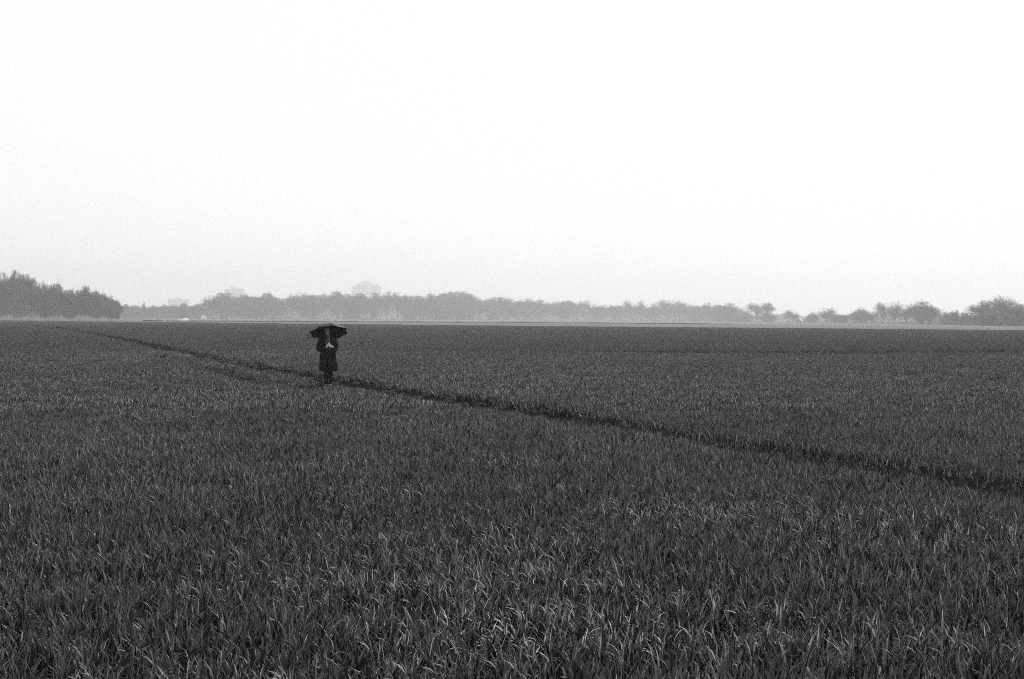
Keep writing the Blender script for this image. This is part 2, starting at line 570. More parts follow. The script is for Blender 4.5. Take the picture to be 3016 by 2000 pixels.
def tree_meshes(kind, seed):
    g = np.random.default_rng(seed)
    K = KINDS[kind]
    tl = K['trunk']
    # trunk in bent pieces
    tp = [np.array([0, 0, -0.02])]
    for s in range(4):
        tp.append(tp[-1] + np.array([g.normal(0, .012), g.normal(0, .012), (tl + .02) / 4]))
    tp = np.array(tp)
    rr = np.linspace(.026, .013, 5)
    Ps, Qs, R0, R1 = [tp[:-1]], [tp[1:]], [rr[:-1]], [rr[1:]]
    P0, P1 = tp[:1], tp[-1:]
    trunk_line = tp
    V2, F2, off = [], [], 0
    rad = .012
    for li, (nc, ln, am, asd, st) in enumerate(K['lev']):
        m = len(P0) * nc
        t = g.uniform(st, 1.0, m)
        par0, par1 = np.repeat(P0, nc, 0), np.repeat(P1, nc, 0)
        if li == 0:
            base = np.stack([np.interp(t * (len(trunk_line) - 1), np.arange(len(trunk_line)), trunk_line[:, c]) for c in range(3)], 1)
            pd = np.tile([0, 0, 1.0], (m, 1))
        else:
            base = par0 + (par1 - par0) * t[:, None]
            pd = par1 - par0
            pd /= np.linalg.norm(pd, axis=1)[:, None]
        an = np.clip(g.normal(am, asd, m), .08, 1.5)
        az = g.uniform(0, 2 * np.pi, m) if li else (np.arange(m) * 2.4 + g.normal(0, .3, m))
        if li == 0:
            an = an * (1.25 - .75 * (t - st) / (1 - st))
        ref = np.where(np.abs(pd[:, 2:3]) > .9, np.array([[1.0, 0, 0]]), np.array([[0, 0, 1.0]]))
        a = np.cross(pd, ref)
        a /= np.linalg.norm(a, axis=1)[:, None]
        b = np.cross(pd, a)
        d = pd * np.cos(an)[:, None] + (a * np.cos(az)[:, None] + b * np.sin(az)[:, None]) * np.sin(an)[:, None]
        d[:, 2] += K['up']
        d /= np.linalg.norm(d, axis=1)[:, None]
        L = ln * g.uniform(.6, 1.25, m)
        end = base + d * L[:, None]
        end[:, 2] = np.maximum(end[:, 2], .015)
        if li < 2:
            mid = (base + end) / 2 + g.normal(0, .06, (m, 3)) * L[:, None]
            r = np.full(m, rad)
            Ps += [base, mid]
            Qs += [mid, end]
            R0 += [r, r * .7]
            R1 += [r * .7, r * .4]
        else:
            wv = K['twig'] * g.uniform(.7, 1.5, m) * (1.5 if li == 2 else 1.0)
            v, f = ribbons(base, end, wv, wv * .4, g)
            V2.append(v)
            F2.append(f + off)
            off += len(v)
        rad *= .5
        P0, P1 = base, end
    V1, F1 = tubes_np(np.concatenate(Ps), np.concatenate(Qs), np.concatenate(R0), np.concatenate(R1))
    V2, F2 = np.concatenate(V2), np.concatenate(F2)
    # draw the crown out to the rounded outline of its kind
    zt = np.percentile(V2[:, 2], 99.7)
    zz = np.clip(V2[:, 2] / zt, 0, 1)
    rad_ = np.hypot(V2[:, 0], V2[:, 1])
    bins = np.linspace(0, 1, 15)
    r95 = np.array([np.percentile(rad_[(zz >= a) & (zz <= b)], 93) if ((zz >= a) & (zz <= b)).sum() > 20 else np.nan for a, b in zip(bins[:-1], bins[1:])])
    mids = (bins[:-1] + bins[1:]) / 2
    ok = ~np.isnan(r95)
    zw, low, pw = K['shape']
    prof = np.where(mids > zw, np.sqrt(np.clip(1 - ((mids - zw) / (1.02 - zw)) ** pw, .02, 1)), low + (1 - low) * np.clip(mids / zw, 0, 1) ** .8)
    fac = np.clip(prof[ok] * r95[ok].max() / r95[ok], .3, 3.5)
    if True:
        ns = K['shell']
        zs = 1 - g.random(ns) ** 1.25 * (1 - K['from'])
        rs = np.interp(zs, mids, prof) * r95[ok].max() * (g.random(ns) ** .38) * 1.02
        az = g.uniform(0, 2 * np.pi, ns)
        q_ = np.stack([rs * np.cos(az), rs * np.sin(az), zs * zt], 1)
        lump = vnoise(np.stack([az * 1.6 + 3, zs * 9], 1), 1.0, seed + 9)
        q_ = q_[lump > K['gaps']]
        ns = len(q_)
        d_ = q_ - np.array([0, 0, .30 * zt])
        d_ = d_ / np.linalg.norm(d_, axis=1)[:, None] + g.normal(0, .55, (ns, 3))
        d_ /= np.linalg.norm(d_, axis=1)[:, None]
        tw_ = K['twig'] * .8 * g.uniform(.6, 1.4, ns)
        vs, fs = ribbons(q_ - d_ * (.055 * zt * g.uniform(.6, 1.3, ns))[:, None], q_, tw_, tw_ * .4, g)
    for V_, lim in ((V2, 1), (V1, .8)):
        f_ = np.interp(np.clip(V_[:, 2] / zt, 0, 1), mids[ok], fac) * (1 + .20 * np.sin(3 * np.arctan2(V_[:, 1], V_[:, 0]) + seed) + .10 * np.sin(7 * V_[:, 2] / zt + seed * 2))
        V_[:, :2] *= (1 + (f_ - 1) * lim)[:, None]
    F2 = np.concatenate([F2, fs + len(V2)])
    V2 = np.concatenate([V2, vs])
    top = np.percentile(V2[:, 2], 99.7)
    wdt = np.percentile(np.hypot(V2[:, 0], V2[:, 1]), 97)
    sc = np.array([.5 / wdt, .5 / wdt, 1 / top])          # unit height, unit crown width
    return (mesh_quads('trunk', V1 * sc, F1, M['bark']), mesh_quads('crown', V2 * sc, F2, M['twig']))


TREES = {k: [tree_meshes(k, 50 + 10 * i + j) for j in range(n)] for i, (k, n) in enumerate((('round', 5), ('tall', 5), ('dense', 5), ('bush', 4)))}
FIRST = {}
trng = random.Random(5)


def tree(name, px, top, width, Y, kind, label, group, cat='tree', hidden_base=0.0):
    """px, top: source pixel of the crown's top; width in source pixels; Y metres away"""
    p = at(px, top, Y)
    h = p.z + hidden_base
    wm = width * Y / FPX
    root = link(name, None, loc=(p.x, Y, 0), label=label, cat=cat, group=group)
    root.empty_display_size = 1.0
    tm, cm = TREES[kind][trng.randrange(len(TREES[kind]))]
    for nm, dd in (('trunk', tm), ('crown', cm)):
        c = link(nm, dd, parent=root)
        c.scale = (wm, wm, h)
        c.rotation_euler = (0, 0, trng.uniform(0, 6.28)) if nm == 'trunk' else root.children[0].rotation_euler
    return root


def far_scale(px):
    return np.interp(px, [350, 355, 2050, 2300, 3000], [1.2, 1.5, 1.5, 1.5, 1.4])


def depth(px):
    return far_scale(px) * float(np.interp(px, [-200, 352, 353, 600, 1200, 1700, 2050, 2250, 2600, 2900, 3060, 3300],
                           [560, 560, 830, 830, 900, 990, 960, 780, 600, 440, 405, 390]))


SKY_L = [(-260, 800), (-120, 806), (-60, 800), (0, 802), (11, 845), (20, 820), (49, 799), (61, 808), (71, 809), (89, 820), (94, 831), (112, 835), (122, 843), (150, 842), (165, 838),
         (178, 847), (203, 855), (235, 856), (251, 844), (264, 851), (292, 861), (307, 865), (326, 874), (349, 886), (358, 900), (370, 916), (384, 934)]
SKY_M = [(355, 900), (391, 901), (433, 901), (486, 899), (537, 897), (580, 898), (594, 893), (603, 880), (624, 875), (649, 864), (670, 865), (685, 873), (717, 869),
         (759, 873), (785, 866), (806, 873), (840, 878), (861, 868), (886, 863), (913, 868), (958, 866), (989, 860), (1014, 868), (1065, 867),
         (1088, 873), (1103, 865), (1141, 861), (1164, 862), (1184, 871), (1230, 870), (1242, 873), (1265, 867), (1306, 868), (1331, 862), (1362, 861),
         (1387, 870), (1423, 881), (1463, 878), (1501, 882), (1514, 890), (1552, 881), (1570, 895), (1588, 885), (1611, 891), (1654, 888), (1730, 888),
         (1740, 900), (1831, 899), (1852, 893), (1867, 901), (1890, 893), (1907, 903), (1945, 900), (1971, 899), (2012, 900), (2032, 902), (2083, 899), (2111, 901),
         (2138, 900), (2164, 903), (2178, 928)]
SKY_R = [(2150, 928), (2176, 928), (2199, 921), (2240, 930), (2286, 931), (2326, 930), (2345, 936), (2364, 950), (2374, 935), (2390, 928), (2491, 930), (2519, 920), (2536, 916), (2564, 926),
         (2617, 924), (2690, 920), (2727, 914), (2744, 918), (2758, 928), (2781, 938), (2812, 938), (2860, 938), (2885, 930), (2905, 922), (2940, 920), (2981, 915), (3016, 912), (3120, 905), (3260, 900)]


def mass(name, prof, n, rib, wid, frac, deep, material, label, cat, seed, rough=.12):
    """a wood seen only as one mass: a deep band of twigs under a ragged skyline"""
    g = np.random.default_rng(seed)
    xs, ys = [p[0] for p in prof], [p[1] for p in prof]
    px = g.uniform(xs[0], xs[-1], n)
    Yd = far_scale(px) * np.interp(px, [-260, 352, 353, 600, 1200, 1700, 2050, 2250, 2600, 2900, 3060, 3300],
                   [560, 560, 830, 830, 900, 990, 960, 780, 600, 440, 405, 390])
    topz = CAM_H - (np.interp(px, xs, ys) - (929 + 18 * px / 3016)) * Yd / FPX
    x = (px - 1508) / FPX * Yd
    back = g.random(n) ** 1.5 * deep
    rag = 0.80 + 0.2 * vnoise(np.stack([x, back], 1), 0.45, seed + 1) + rough * (vnoise(np.stack([x, back], 1), 1.3, seed + 2) - .5) + rough * 1.5 * (vnoise(np.stack([x, back * .3], 1), .35, seed + 3) - .5)
    z = g.random(n) ** 0.85 * np.maximum(topz * frac * rag, .6)
    c = np.stack([x * (1 + back / Yd), Yd + back, z], 1)
    d = g.normal(size=(n, 3))
    d[:, 2] = np.abs(d[:, 2]) * 1.2 + .3
    d /= np.linalg.norm(d, axis=1)[:, None]
    L = rib * g.uniform(.5, 1.3, n)
    p, q = c - d * L[:, None] / 2, c + d * L[:, None] / 2
    p[:, 2] = np.maximum(p[:, 2], 0.01)
    V, F = ribbons(p, q, wid * g.uniform(.6, 1.4, n), wid * .3 * np.ones(n), g)
    return link(name, mesh_quads(name, V, F, material), label=label, cat=cat, kind='stuff')


mass('woodland', SKY_L, 130000, 1.3, .13, .92, 26, M['wood'], 'dark leafless wood closing the left end of the field', 'woods', 11)
mass('woodland', SKY_M, 240000, 1.6, .20, .955, 45, M['wood'], 'long hazy leafless wood along the middle of the horizon', 'woods', 12)
mass('thicket', SKY_R, 90000, .9, .10, 1.2, 14, M['wood'], 'low hazy scrub below the single trees on the right horizon', 'scrub', 13, .4)

# --- left wood: trees that stand out of its skyline
GL = 'trees of the dark wood at the left end of the field'
for px, top, wd, kd, lb in (
        (6, 801, 40, 'tall', 'wispy tall bare tree cut by the left picture edge'),
        (49, 796, 44, 'tall', 'tallest bare tree of the dark left wood, with a dense round head'),
        (22, 818, 36, 'tall', 'bare tree in the dip just left of the tallest tree of the left wood'),
        (72, 806, 36, 'tall', 'wispy tall bare tree right beside the tallest one of the left wood'),
        (90, 816, 34, 'tall', 'second wispy bare tree to the right of the tallest in the left wood'),
        (113, 829, 40, 'round', 'thin loose bare crown on the falling skyline of the left wood'),
        (132, 835, 28, 'tall', 'see-through bare tree in the notch of the left wood skyline'),
        (151, 838, 28, 'tall', 'narrow bare tree at the left of the twin heads in the left wood'),
        (168, 834, 36, 'dense', 'broad bare tree, the right one of the twin heads in the left wood'),
        (203, 852, 34, 'dense', 'low bare tree before the single bump of the left wood'),
        (232, 853, 34, 'dense', 'low bare tree touching the single bump of the left wood'),
        (252, 841, 34, 'tall', 'bare tree making the single bump on the right half of the left wood'),
        (281, 856, 34, 'dense', 'bare tree on the slope right of the bump of the left wood'),
        (305, 863, 30, 'dense', 'rounded bare tree high on the right shoulder of the left wood'),
        (327, 868, 26, 'round', 'thin bare tree low on the right shoulder of the left wood'),
        (345, 884, 24, 'dense', 'last bare tree at the right foot of the left wood')):
    tree('bare_tree', px, top + 1, wd * 1.3, 674 + trng.uniform(-6, 8), kd, lb, GL)
for px, top, wd in ((-30, 812, 50), (-75, 808, 50), (-130, 812, 60)):
    tree('bare_tree', px, top, wd, 678, 'tall', 'bare tree of the left wood beyond the left picture edge', GL)

# --- low far wood between the two big ones
GF = 'low far trees between the left wood and the middle wood'
for px, top, wd, kd, lb in (
        (424, 890, 14, 'tall', 'small pointed tree sticking out of the low far wood'),
        (370, 896, 26, 'dense', 'low far bare tree at the foot of the left wood'),
        (395, 899, 28, 'dense', 'low far bare tree left of the small pointed tree'),
        (452, 899, 28, 'dense', 'low far bare tree right of the small pointed tree'),
        (486, 897, 28, 'dense', 'low far bare tree left of the smallest tower block'),
        (540, 893, 26, 'dense', 'low far bare tree in front of the smallest tower block'),
        (580, 895, 28, 'dense', 'low far bare tree just before the middle wood rises')):
    tree('bare_tree', px, top, wd, depth(500), kd, lb, GF)

# --- middle wood skyline
GM = 'trees on the skyline of the long middle wood'
mid = [(605, 874, 26, 'round', 'thin bare tree at the left end of the middle wood'),
       (626, 869, 30, 'round', 'loose bare tree on the rising left end of the middle wood'),
       (650, 861, 32, 'dense', 'rounded bare tree left of the medium tower block'),
       (672, 861, 30, 'dense', 'rounded bare tree hiding the foot of the medium tower block'),
       (718, 866, 36, 'dense', 'rounded bare tree at the right foot of the medium tower block'),
       (786, 862, 38, 'dense', 'dark dome-shaped bare tree alone on a level stretch of the middle wood'),
       (862, 864, 34, 'round', 'see-through bare tree right of the dark dome-shaped one'),
       (888, 860, 36, 'round', 'see-through bare tree, second to the right of the dark dome-shaped one'),
       (957, 861, 30, 'round', 'thin bare tree above the left rim of the umbrella'),
       (990, 857, 40, 'dense', 'round bare tree between the person and the largest tower block'),
       (1060, 863, 36, 'dense', 'round bare tree at the left foot of the largest tower block'),
       (1105, 861, 36, 'dense', 'round bare tree at the right foot of the largest tower block'),
       (1145, 857, 40, 'round', 'broad bare tree right beside the largest tower block'),
       (1170, 859, 30, 'round', 'second broad bare tree to the right of the largest tower block'),
       (1268, 864, 38, 'dense', 'round bare tree left of the broad hump of the middle wood'),
       (1304, 863, 36, 'dense', 'round bare tree on the left flank of the broad hump of the middle wood'),
       (1346, 858, 70, 'dense', 'widest bare tree, the broad hump of the middle wood'),
       (1378, 864, 50, 'dense', 'bare tree on the right flank of the broad hump of the middle wood'),
       (1412, 874, 30, 'round', 'thin bare tree in the dip right of the broad hump'),
       (1470, 874, 60, 'dense', 'wide domed bare tree near the middle of the picture'),
       (1500, 878, 40, 'dense', 'bare tree on the right side of the wide domed tree'),
       (1546, 878, 44, 'round', 'see-through bare tree between the wide domed tree and a notch'),
       (1590, 882, 38, 'dense', 'round bare tree right of the notch in the middle wood'),
       (1640, 886, 36, 'round', 'flat-topped bare tree left of centre in the paler wood'),
       (1672, 885, 40, 'dense', 'flat-topped bare tree in the middle of the paler wood'),
       (1720, 884, 36, 'round', 'flat-topped bare tree before the step down of the paler wood'),
       (1852, 884, 30, 'round', 'tall see-through tree left of the pair above the low pale wood'),
       (1889, 883, 28, 'round', 'tall see-through tree, the right one of the pair above the low pale wood'),
       (1926, 892, 30, 'round', 'small see-through tree beside the wide leafless pair'),
       (1966, 882, 62, 'round', 'wide leafless tree with sky showing through its limbs'),
       (2002, 883, 46, 'round', 'leafless tree with sky through it, right of the widest one'),
       (2035, 894, 34, 'round', 'small leafless tree at the right foot of the wide leafless pair'),
       (2083, 890, 26, 'tall', 'thin lone treetop above the level end of the middle wood'),
       (2112, 897, 36, 'dense', 'rounded bare tree near the right end of the middle wood'),
       (2150, 892, 44, 'dense', 'square-headed bare tree ending the middle wood')]
for px, top, wd, kd, lb in mid:
    tree('bare_tree', px, top + 1, wd * 1.45, depth(px) + trng.uniform(-25, 10), kd, lb, GM)
FILL = 'bare tree merging into the level skyline of the middle wood'
for px in (693, 741, 759, 812, 829, 908, 926, 938, 1022, 1041, 1082, 1192, 1203, 1226, 1248, 1283, 1322, 1431, 1447, 1526, 1562, 1617, 1655, 1698, 1752, 1771, 1809, 1822, 1906, 2054, 2132):
    tp = float(np.interp(px, [p[0] for p in SKY_M], [p[1] for p in SKY_M]))
    tree('bare_tree', px, tp + trng.uniform(-2, 3), trng.uniform(34, 78), depth(px) + trng.uniform(-20, 40), trng.choice(('dense', 'dense', 'round')), FILL, GM)

# --- trees and bushes of the right
GR = 'single bare trees on the right horizon'
for px, top, wd, kd, lb in (
        (2196, 917, 44, 'bush', 'rounded bush just right of the end of the middle wood'),
        (2227, 892, 52, 'round', 'open bare tree with a bright gap under its crown'),
        (2260, 892, 34, 'tall', 'upright bare tree right beside the open one with the bright gap'),
        (2262, 921, 48, 'bush', 'rounded bush under the upright bare tree'),
        (2325, 912, 36, 'round', 'small bare tree left of the V-shaped gap in the tree line'),
        (2345, 924, 34, 'round', 'thin bare shrub sloping down into the V-shaped gap'),
        (2393, 925, 44, 'bush', 'flat-topped bush right of the V-shaped gap'),
        (2438, 906, 44, 'round', 'round see-through tree above the flat-topped hedge'),
        (2470, 926, 56, 'bush', 'low bush right of the round see-through tree'),
        (2535, 912, 70, 'bush', 'broad dark bush standing out of the right-hand tree line'),
        (2570, 920, 40, 'round', 'thin shrub at the right side of the broad dark bush'),
        (2600, 890, 38, 'round', 'lollipop-shaped bare tree, first of the two beside the broad dark bush'),
        (2636, 890, 36, 'round', 'lollipop-shaped bare tree, second of the two beside the broad dark bush'),
        (2672, 896, 44, 'round', 'ragged bare tree right of the two lollipop-shaped ones'),
        (2716, 888, 56, 'dense', 'full square-shouldered bare tree before the low gap'),
        (2738, 905, 36, 'dense', 'bare tree on the right shoulder of the square-shouldered one'),
        (2790, 917, 30, 'round', 'thin small tree standing in the low gap'),
        (2813, 913, 24, 'tall', 'narrow dark tree standing in the low gap'),
        (2846, 918, 32, 'round', 'thin small tree at the right end of the low gap'),
        (2880, 897, 52, 'round', 'bare tree with drooping twigs left of the biggest crown'),
        (2908, 884, 46, 'round', 'bare tree joined to the left side of the biggest crown'),
        (2953, 872, 104, 'round', 'biggest broad-crowned bare tree at the right picture edge'),
        (2996, 897, 52, 'round', 'bare tree under the right side of the biggest crown'),
        (2910, 925, 70, 'bush', 'dark bush at the left foot of the biggest crown'),
        (2985, 918, 70, 'bush', 'dark bush at the right foot of the biggest crown')):
    bush = kd == 'bush'
    tree('bare_bush' if bush else 'bare_tree', px, top, wd * (1.15 if bush or wd > 90 else 1.5), depth(px) + trng.uniform(-4, 8) - (3 if bush else 0), kd, lb,
         'bushes on the right horizon' if bush else GR, cat='bush' if bush else 'tree')
for px, top, wd in ((3050, 885, 90), (3110, 880, 100), (3190, 890, 100)):
    tree('bare_tree', px, top, wd, 560, 'round', 'bare tree beyond the right picture edge', GR)

# --- pale reeds in front of the left wood
g = np.random.default_rng(77)
n = 9000
px = g.uniform(-200, 420, n)
Yd = 548 + g.uniform(0, 10, n)
x = (px - 1508) / FPX * Yd
hgt = (0.6 + 2.2 * g.random(n) ** 2) * (0.35 + vnoise(np.stack([x, x * 0], 1), 0.5, 78)) * np.interp(px, [-200, 300, 420], [1, .9, .3])
p = np.stack([x, Yd, np.zeros(n)], 1)
q = p + np.stack([g.normal(0, .25, n), g.normal(0, .25, n), hgt], 1)
V, F = ribbons(p, q, np.full(n, .10), np.full(n, .03), g)
link('tall_grass', mesh_quads('tall_grass', V, F, M['reed']), label='pale tall dry grass along the foot of the left wood', cat='grass', kind='stuff')

# --- low dark hedge line behind the pale strip
line = [(at(px, py, Y).x, Y) for px, py, Y in ((340, 947, 556), (450, 947, 560), (900, 949, 586), (1500, 951, 636), (2000, 955, 612), (2160, 957, 585))]
n = 26000
t = np.sort(g.uniform(0, len(line) - 1, n))
hx = np.interp(t, range(len(line)), [l[0] for l in line])
hy = np.interp(t, range(len(line)), [l[1] for l in line]) + g.uniform(-.3, .3, n)
fade = np.interp(t, [0, .5, 4, 5], [.7, 1, 1, .45])
p = np.stack([hx, hy, np.zeros(n)], 1)
q = p + np.stack([g.normal(0, .15, n), g.normal(0, .1, n), fade * (.18 + .24 * g.random(n)) * (.7 + .6 * vnoise(np.stack([hx, hy], 1), .12, 5))], 1)
V, F = ribbons(p, q, np.full(n, .10), np.full(n, .06), g)
link('hedge', mesh_quads('hedge', V, F, M['hedge']), label='thin low dark hedge line between the pale strip and the middle wood', cat='hedge')

# --- thin posts along that line
for px, hh, lean, pale, lb in ((657, 1.6, 0, 0, 'thin dark post below the medium tower block'),
                               (683, 1.1, .5, 1, 'pale leaning post right of the white tents'),
                               (713, 1.0, 0, 0, 'short dark post right of the pale leaning post'),
                               (802, 1.5, 0, 0, 'thin dark post below the dark dome-shaped tree'),
                               (988, 1.1, 0, 0, 'thin dark post just above the umbrella'),
                               (1329, .9, .6, 1, 'pale leaning post below the widest bare tree'),
                               (1440, 1.7, 0, 0, 'tall thin dark post left of the wide domed tree'),
                               (2112, 1.2, 0, 0, 'thin dark post near the right end of the hedge line')):
    c = at(px, 950, 600)
    bm = bmesh.new()
    tube(bm, [(0, 0, 0), (lean * hh * .5, 0, hh * .5), (lean * hh, 0, hh)], [.07, .065, .06], 8)
    bm_obj('fence_post', bm, M['pale_post' if pale else 'post'], loc=(c.x, 600, 0), label=lb, cat='post', group='posts along the low hedge line')

# --- small white shelters in front of the middle wood
def tent(px0, px1, top, Y, label, lopsided=0.0):
    a, b = at(px0, 946, Y), at(px1, 946, Y)
    h = at((px0 + px1) / 2, top, Y).z
    wd = (b.x - a.x) / 2
    root = link('tent', None, loc=((a.x + b.x) / 2, Y, 0), label=label, cat='tent', group='white tents before the middle wood')
    bm = bmesh.new()
    nu, nv, rows = 17, 9, []
    for j in range(nv):
        v = j / (nv - 1)
        row = []
        for i in range(nu):
            u = math.pi * i / (nu - 1)
            cx = math.cos(u)
            zz = h * math.sin(u) ** .7 * (1 + lopsided * -cx) * (1 - .12 * (2 * v - 1) ** 2)
            row.append(bm.verts.new((wd * -cx, (v - .5) * wd * 1.6, max(zz, 0))))
        rows.append(row)
    for j in range(nv - 1):
        for i in range(nu - 1):
            bm.faces.new((rows[j][i], rows[j][i + 1], rows[j + 1][i + 1], rows[j + 1][i]))
    bm.faces.new(rows[0])
    bm.faces.new(rows[-1][::-1])
    bm_obj('tent_cover', bm, M['white'], root)
    for s in (-.8, .82):
        bm = bmesh.new()
        tube(bm, [(-wd * 1.02, s * wd, 0), (-wd * .6, s * wd * .98, h * .83), (0, s * wd * .96, h * 1.03), (wd * .6, s * wd * .98, h * .83), (wd * 1.02, s * wd, 0)], [.04] * 5, 6)
        bm_obj('tent_pole', bm, M['metal'], root)


tent(535, 555, 937, 640, 'largest white dome tent in front of the low far wood', .18)
tent(525.5, 532.5, 939.5, 636, 'small white tent close to the left side of the largest dome tent', .3)
tent(474, 489, 943, 640, 'flat low white tent left of the largest dome tent')

# white lopsided arch, and the slim pale tree left of the tents
c = at(602, 946, 640)
bm = bmesh.new()
k = 640 / FPX
tube(bm, [(-6 * k, 0, 0), (-7 * k, 0, 7 * k), (-4.5 * k, 0, 13 * k), (0, 0, 11 * k), (4 * k, 0, 6 * k), (6.5 * k, 0, 0)], [(.32, .2), (.5, .3), (.62, .3), (.55, .3), (.3, .2), (.25, .2)], 10)
bm_obj('arch', bm, M['white'], loc=(c.x, 640, 0), label='white lopsided arch standing right of the white dome tents', cat='arch')
c = at(463, 946, 700)
k = 700 / FPX
root = link('pale_tree', None, loc=(c.x, 700, 0), label='slim pale tree standing left of the white tents', cat='tree')
bm = bmesh.new()
tube(bm, [(-1 * k, 0, 0), (0, 0, 8 * k), (1.5 * k, 0, 23 * k)], [.16, .12, .04], 8)
bm_obj('trunk', bm, M['pale_post'], root)
n = 700
t = g.random(n)
p = np.stack([k * 1.5 * t, np.zeros(n), k * (2 + 20 * t)], 1)
q = p + np.stack([g.normal(0, 2.3 * k, n) * (1.15 - t), g.normal(0, 2.3 * k, n) * (1.15 - t), g.uniform(.1, 3 * k, n)], 1)
V, F = ribbons(p, q, np.full(n, .06), np.full(n, .03), g)
link('crown', mesh_quads('crown', V, F, M['pale_post']), root)

# ------------------------------------------------------------------ tower blocks far behind the wood
def block(Y, tiers, label, floors):
    """tiers: (px0, px1, top pixel) from the widest body upwards"""
    cx = at((tiers[0][0] + tiers[0][1]) / 2, 900, Y).x
    root = link('tower_block', None, loc=(cx, Y, 0), label=label, cat='tower block', group='tower blocks behind the woods')
    z0 = 0.0
    for i, (a, b, t) in enumerate(tiers):
        x0, x1, z1 = at(a, t, Y).x - cx, at(b, t, Y).x - cx, at((a + b) / 2, t, Y).z
        bm = bmesh.new()
        d = 9 - 2.2 * i
        box(bm, x0, x1, -d, d, z0, z1 - .6)
        box(bm, x0 - .3, x1 + .3, -d - .3, d + .3, z1 - .6, z1)
        bm_obj('wall' if i == 0 else ('upper_storey' if i < len(tiers) - 1 else 'roof_house'), bm, M['concrete'], root, smooth=False)
        if i == 0:
            fh = z1 / floors
            for f in range(floors - 9, floors):
                bm = bmesh.new()
                box(bm, x0 + 1.2, x1 - 1.2, -d - .06, -d + .2, f * fh + 1.0, f * fh + fh - .9)
                bm_obj('window_band', bm, M['glass'], root, smooth=False)
        z0 = z1


block(2950, [(1037, 1122, 843), (1049, 1115, 836), (1064, 1090, 828)], 'largest pale tower block with a stepped roof, behind the middle wood', 20)
block(2920, [(662, 719, 852), (679, 702, 846)], 'medium pale tower block rising behind the left end of the middle wood', 17)
block(2900, [(498, 556, 882), (515, 536, 877)], 'smallest pale tower block, only its top above the low far wood', 12)

# ------------------------------------------------------------------ the person
person = link('person', None, loc=(PP[0], PP[1], 0.0), label='person in a long black coat standing in the wheel track under an umbrella', cat='person')
HC = Vector((-.012, .055, 1.585))         # head centre


def capsule_chain(bm, pts, rad, n=12):
    tube(bm, pts, rad, n)
    for p, r in zip(pts, rad):
        rr = r if isinstance(r, tuple) else (r, r)
        ball(bm, p, (rr[0] * .99, rr[1] * .99, min(rr) * .99), 12)


# umbrella axis first: the hands close on the shaft
UC = Vector((.045, -.092, 1.52))
UA = Vector((-.118, .36, .925)).normalized()
UR = UA.cross(Vector((0, -1, 0)))          # rim's picture-right direction
UR = Vector((1, 0, 0)) - UA * UA.x
UR.normalize()
UF = UA.cross(UR).normalized()             # towards the back
GRIP = UC - UA * ((UC.z - 1.18) / UA.z)

bm = bmesh.new()
# trunk and neck
capsule_chain(bm, [(0, .05, .90), (0, .04, 1.02), (0, .04, 1.18), (0, .045, 1.32)], [(.15, .088), (.125, .085), (.15, .10), (.155, .09)], 20)
capsule_chain(bm, [(-.15, .05, 1.35), (0, .05, 1.375), (.15, .05, 1.35)], [.05, .06, .05], 14)
capsule_chain(bm, [(-.003, .062, 1.36), (-.008, .055, 1.50)], [.052, .047], 14)
# legs
for s in (-1, 1):
    x0 = .025
    st = -.05 if s < 0 else .06            # a short step: one foot a little ahead
    capsule_chain(bm, [(s * .085, .05, .90), (x0 * .6 + s * .070, .035 + st * .3, .50), (.015 + s * .045, .05 + st, .10)], [.082, .054, .036], 14)
    capsule_chain(bm, [(.015 + s * .045, .07 + st, .045), (.015 + s * .051, -.05 + st, .035), (.015 + s * .057, -.12 + st, .025)], [.038, .036, .024], 10)
# arms
WR = {}
for s in (-1, 1):
    sh = Vector((s * .175, .05, 1.345))
    el = Vector((s * .252 - .005, -.03, 1.075))
    wr = GRIP + Vector((s * .085, .035, -.055))
    WR[s] = wr
    capsule_chain(bm, [sh, (sh + el) / 2, el, (el * .45 + wr * .55), wr], [.05, .046, .037, .036, .026], 12)
    # palm: from the wrist to beside the shaft
    side = Vector((s, 0, 0))
    dz = .022 if s < 0 else -.022          # picture-left hand sits above the other
    k0 = GRIP + Vector((s * .032, .018, dz))
    capsule_chain(bm, [wr, wr * .5 + k0 * .5, k0], [(.028, .02), (.036, .02), (.034, .018)], 12)
    for f in range(4):
        off = UA * ((f - 1.5) * -.0185 + dz)
        ln = (.92, 1.0, .95, .78)[f]
        r0 = .0088 - .0006 * abs(f - 1)
        kn = GRIP + off + Vector((s * .030, -.004, 0))
        a1 = GRIP + off + Vector((s * .016, -.027 * ln, 0))
        a2 = GRIP + off + Vector((-s * .012, -.025 * ln, -.002))
        a3 = GRIP + off + Vector((-s * .024 * ln, -.004, -.003))
        capsule_chain(bm, [k0 + off * .8, kn, a1, a2, a3], [r0 * 1.05, r0 * 1.05, r0, r0 * .92, r0 * .8], 8)
    th0 = wr * .45 + k0 * .55 + UA * .018
    capsule_chain(bm, [th0, GRIP + Vector((s * .027, -.006, dz)) + UA * .048, GRIP + Vector((s * .008, -.020, dz)) + UA * .056, GRIP + Vector((-s * .010, -.018, dz)) + UA * .060],
                  [.0125, .0105, .0095, .008], 8)
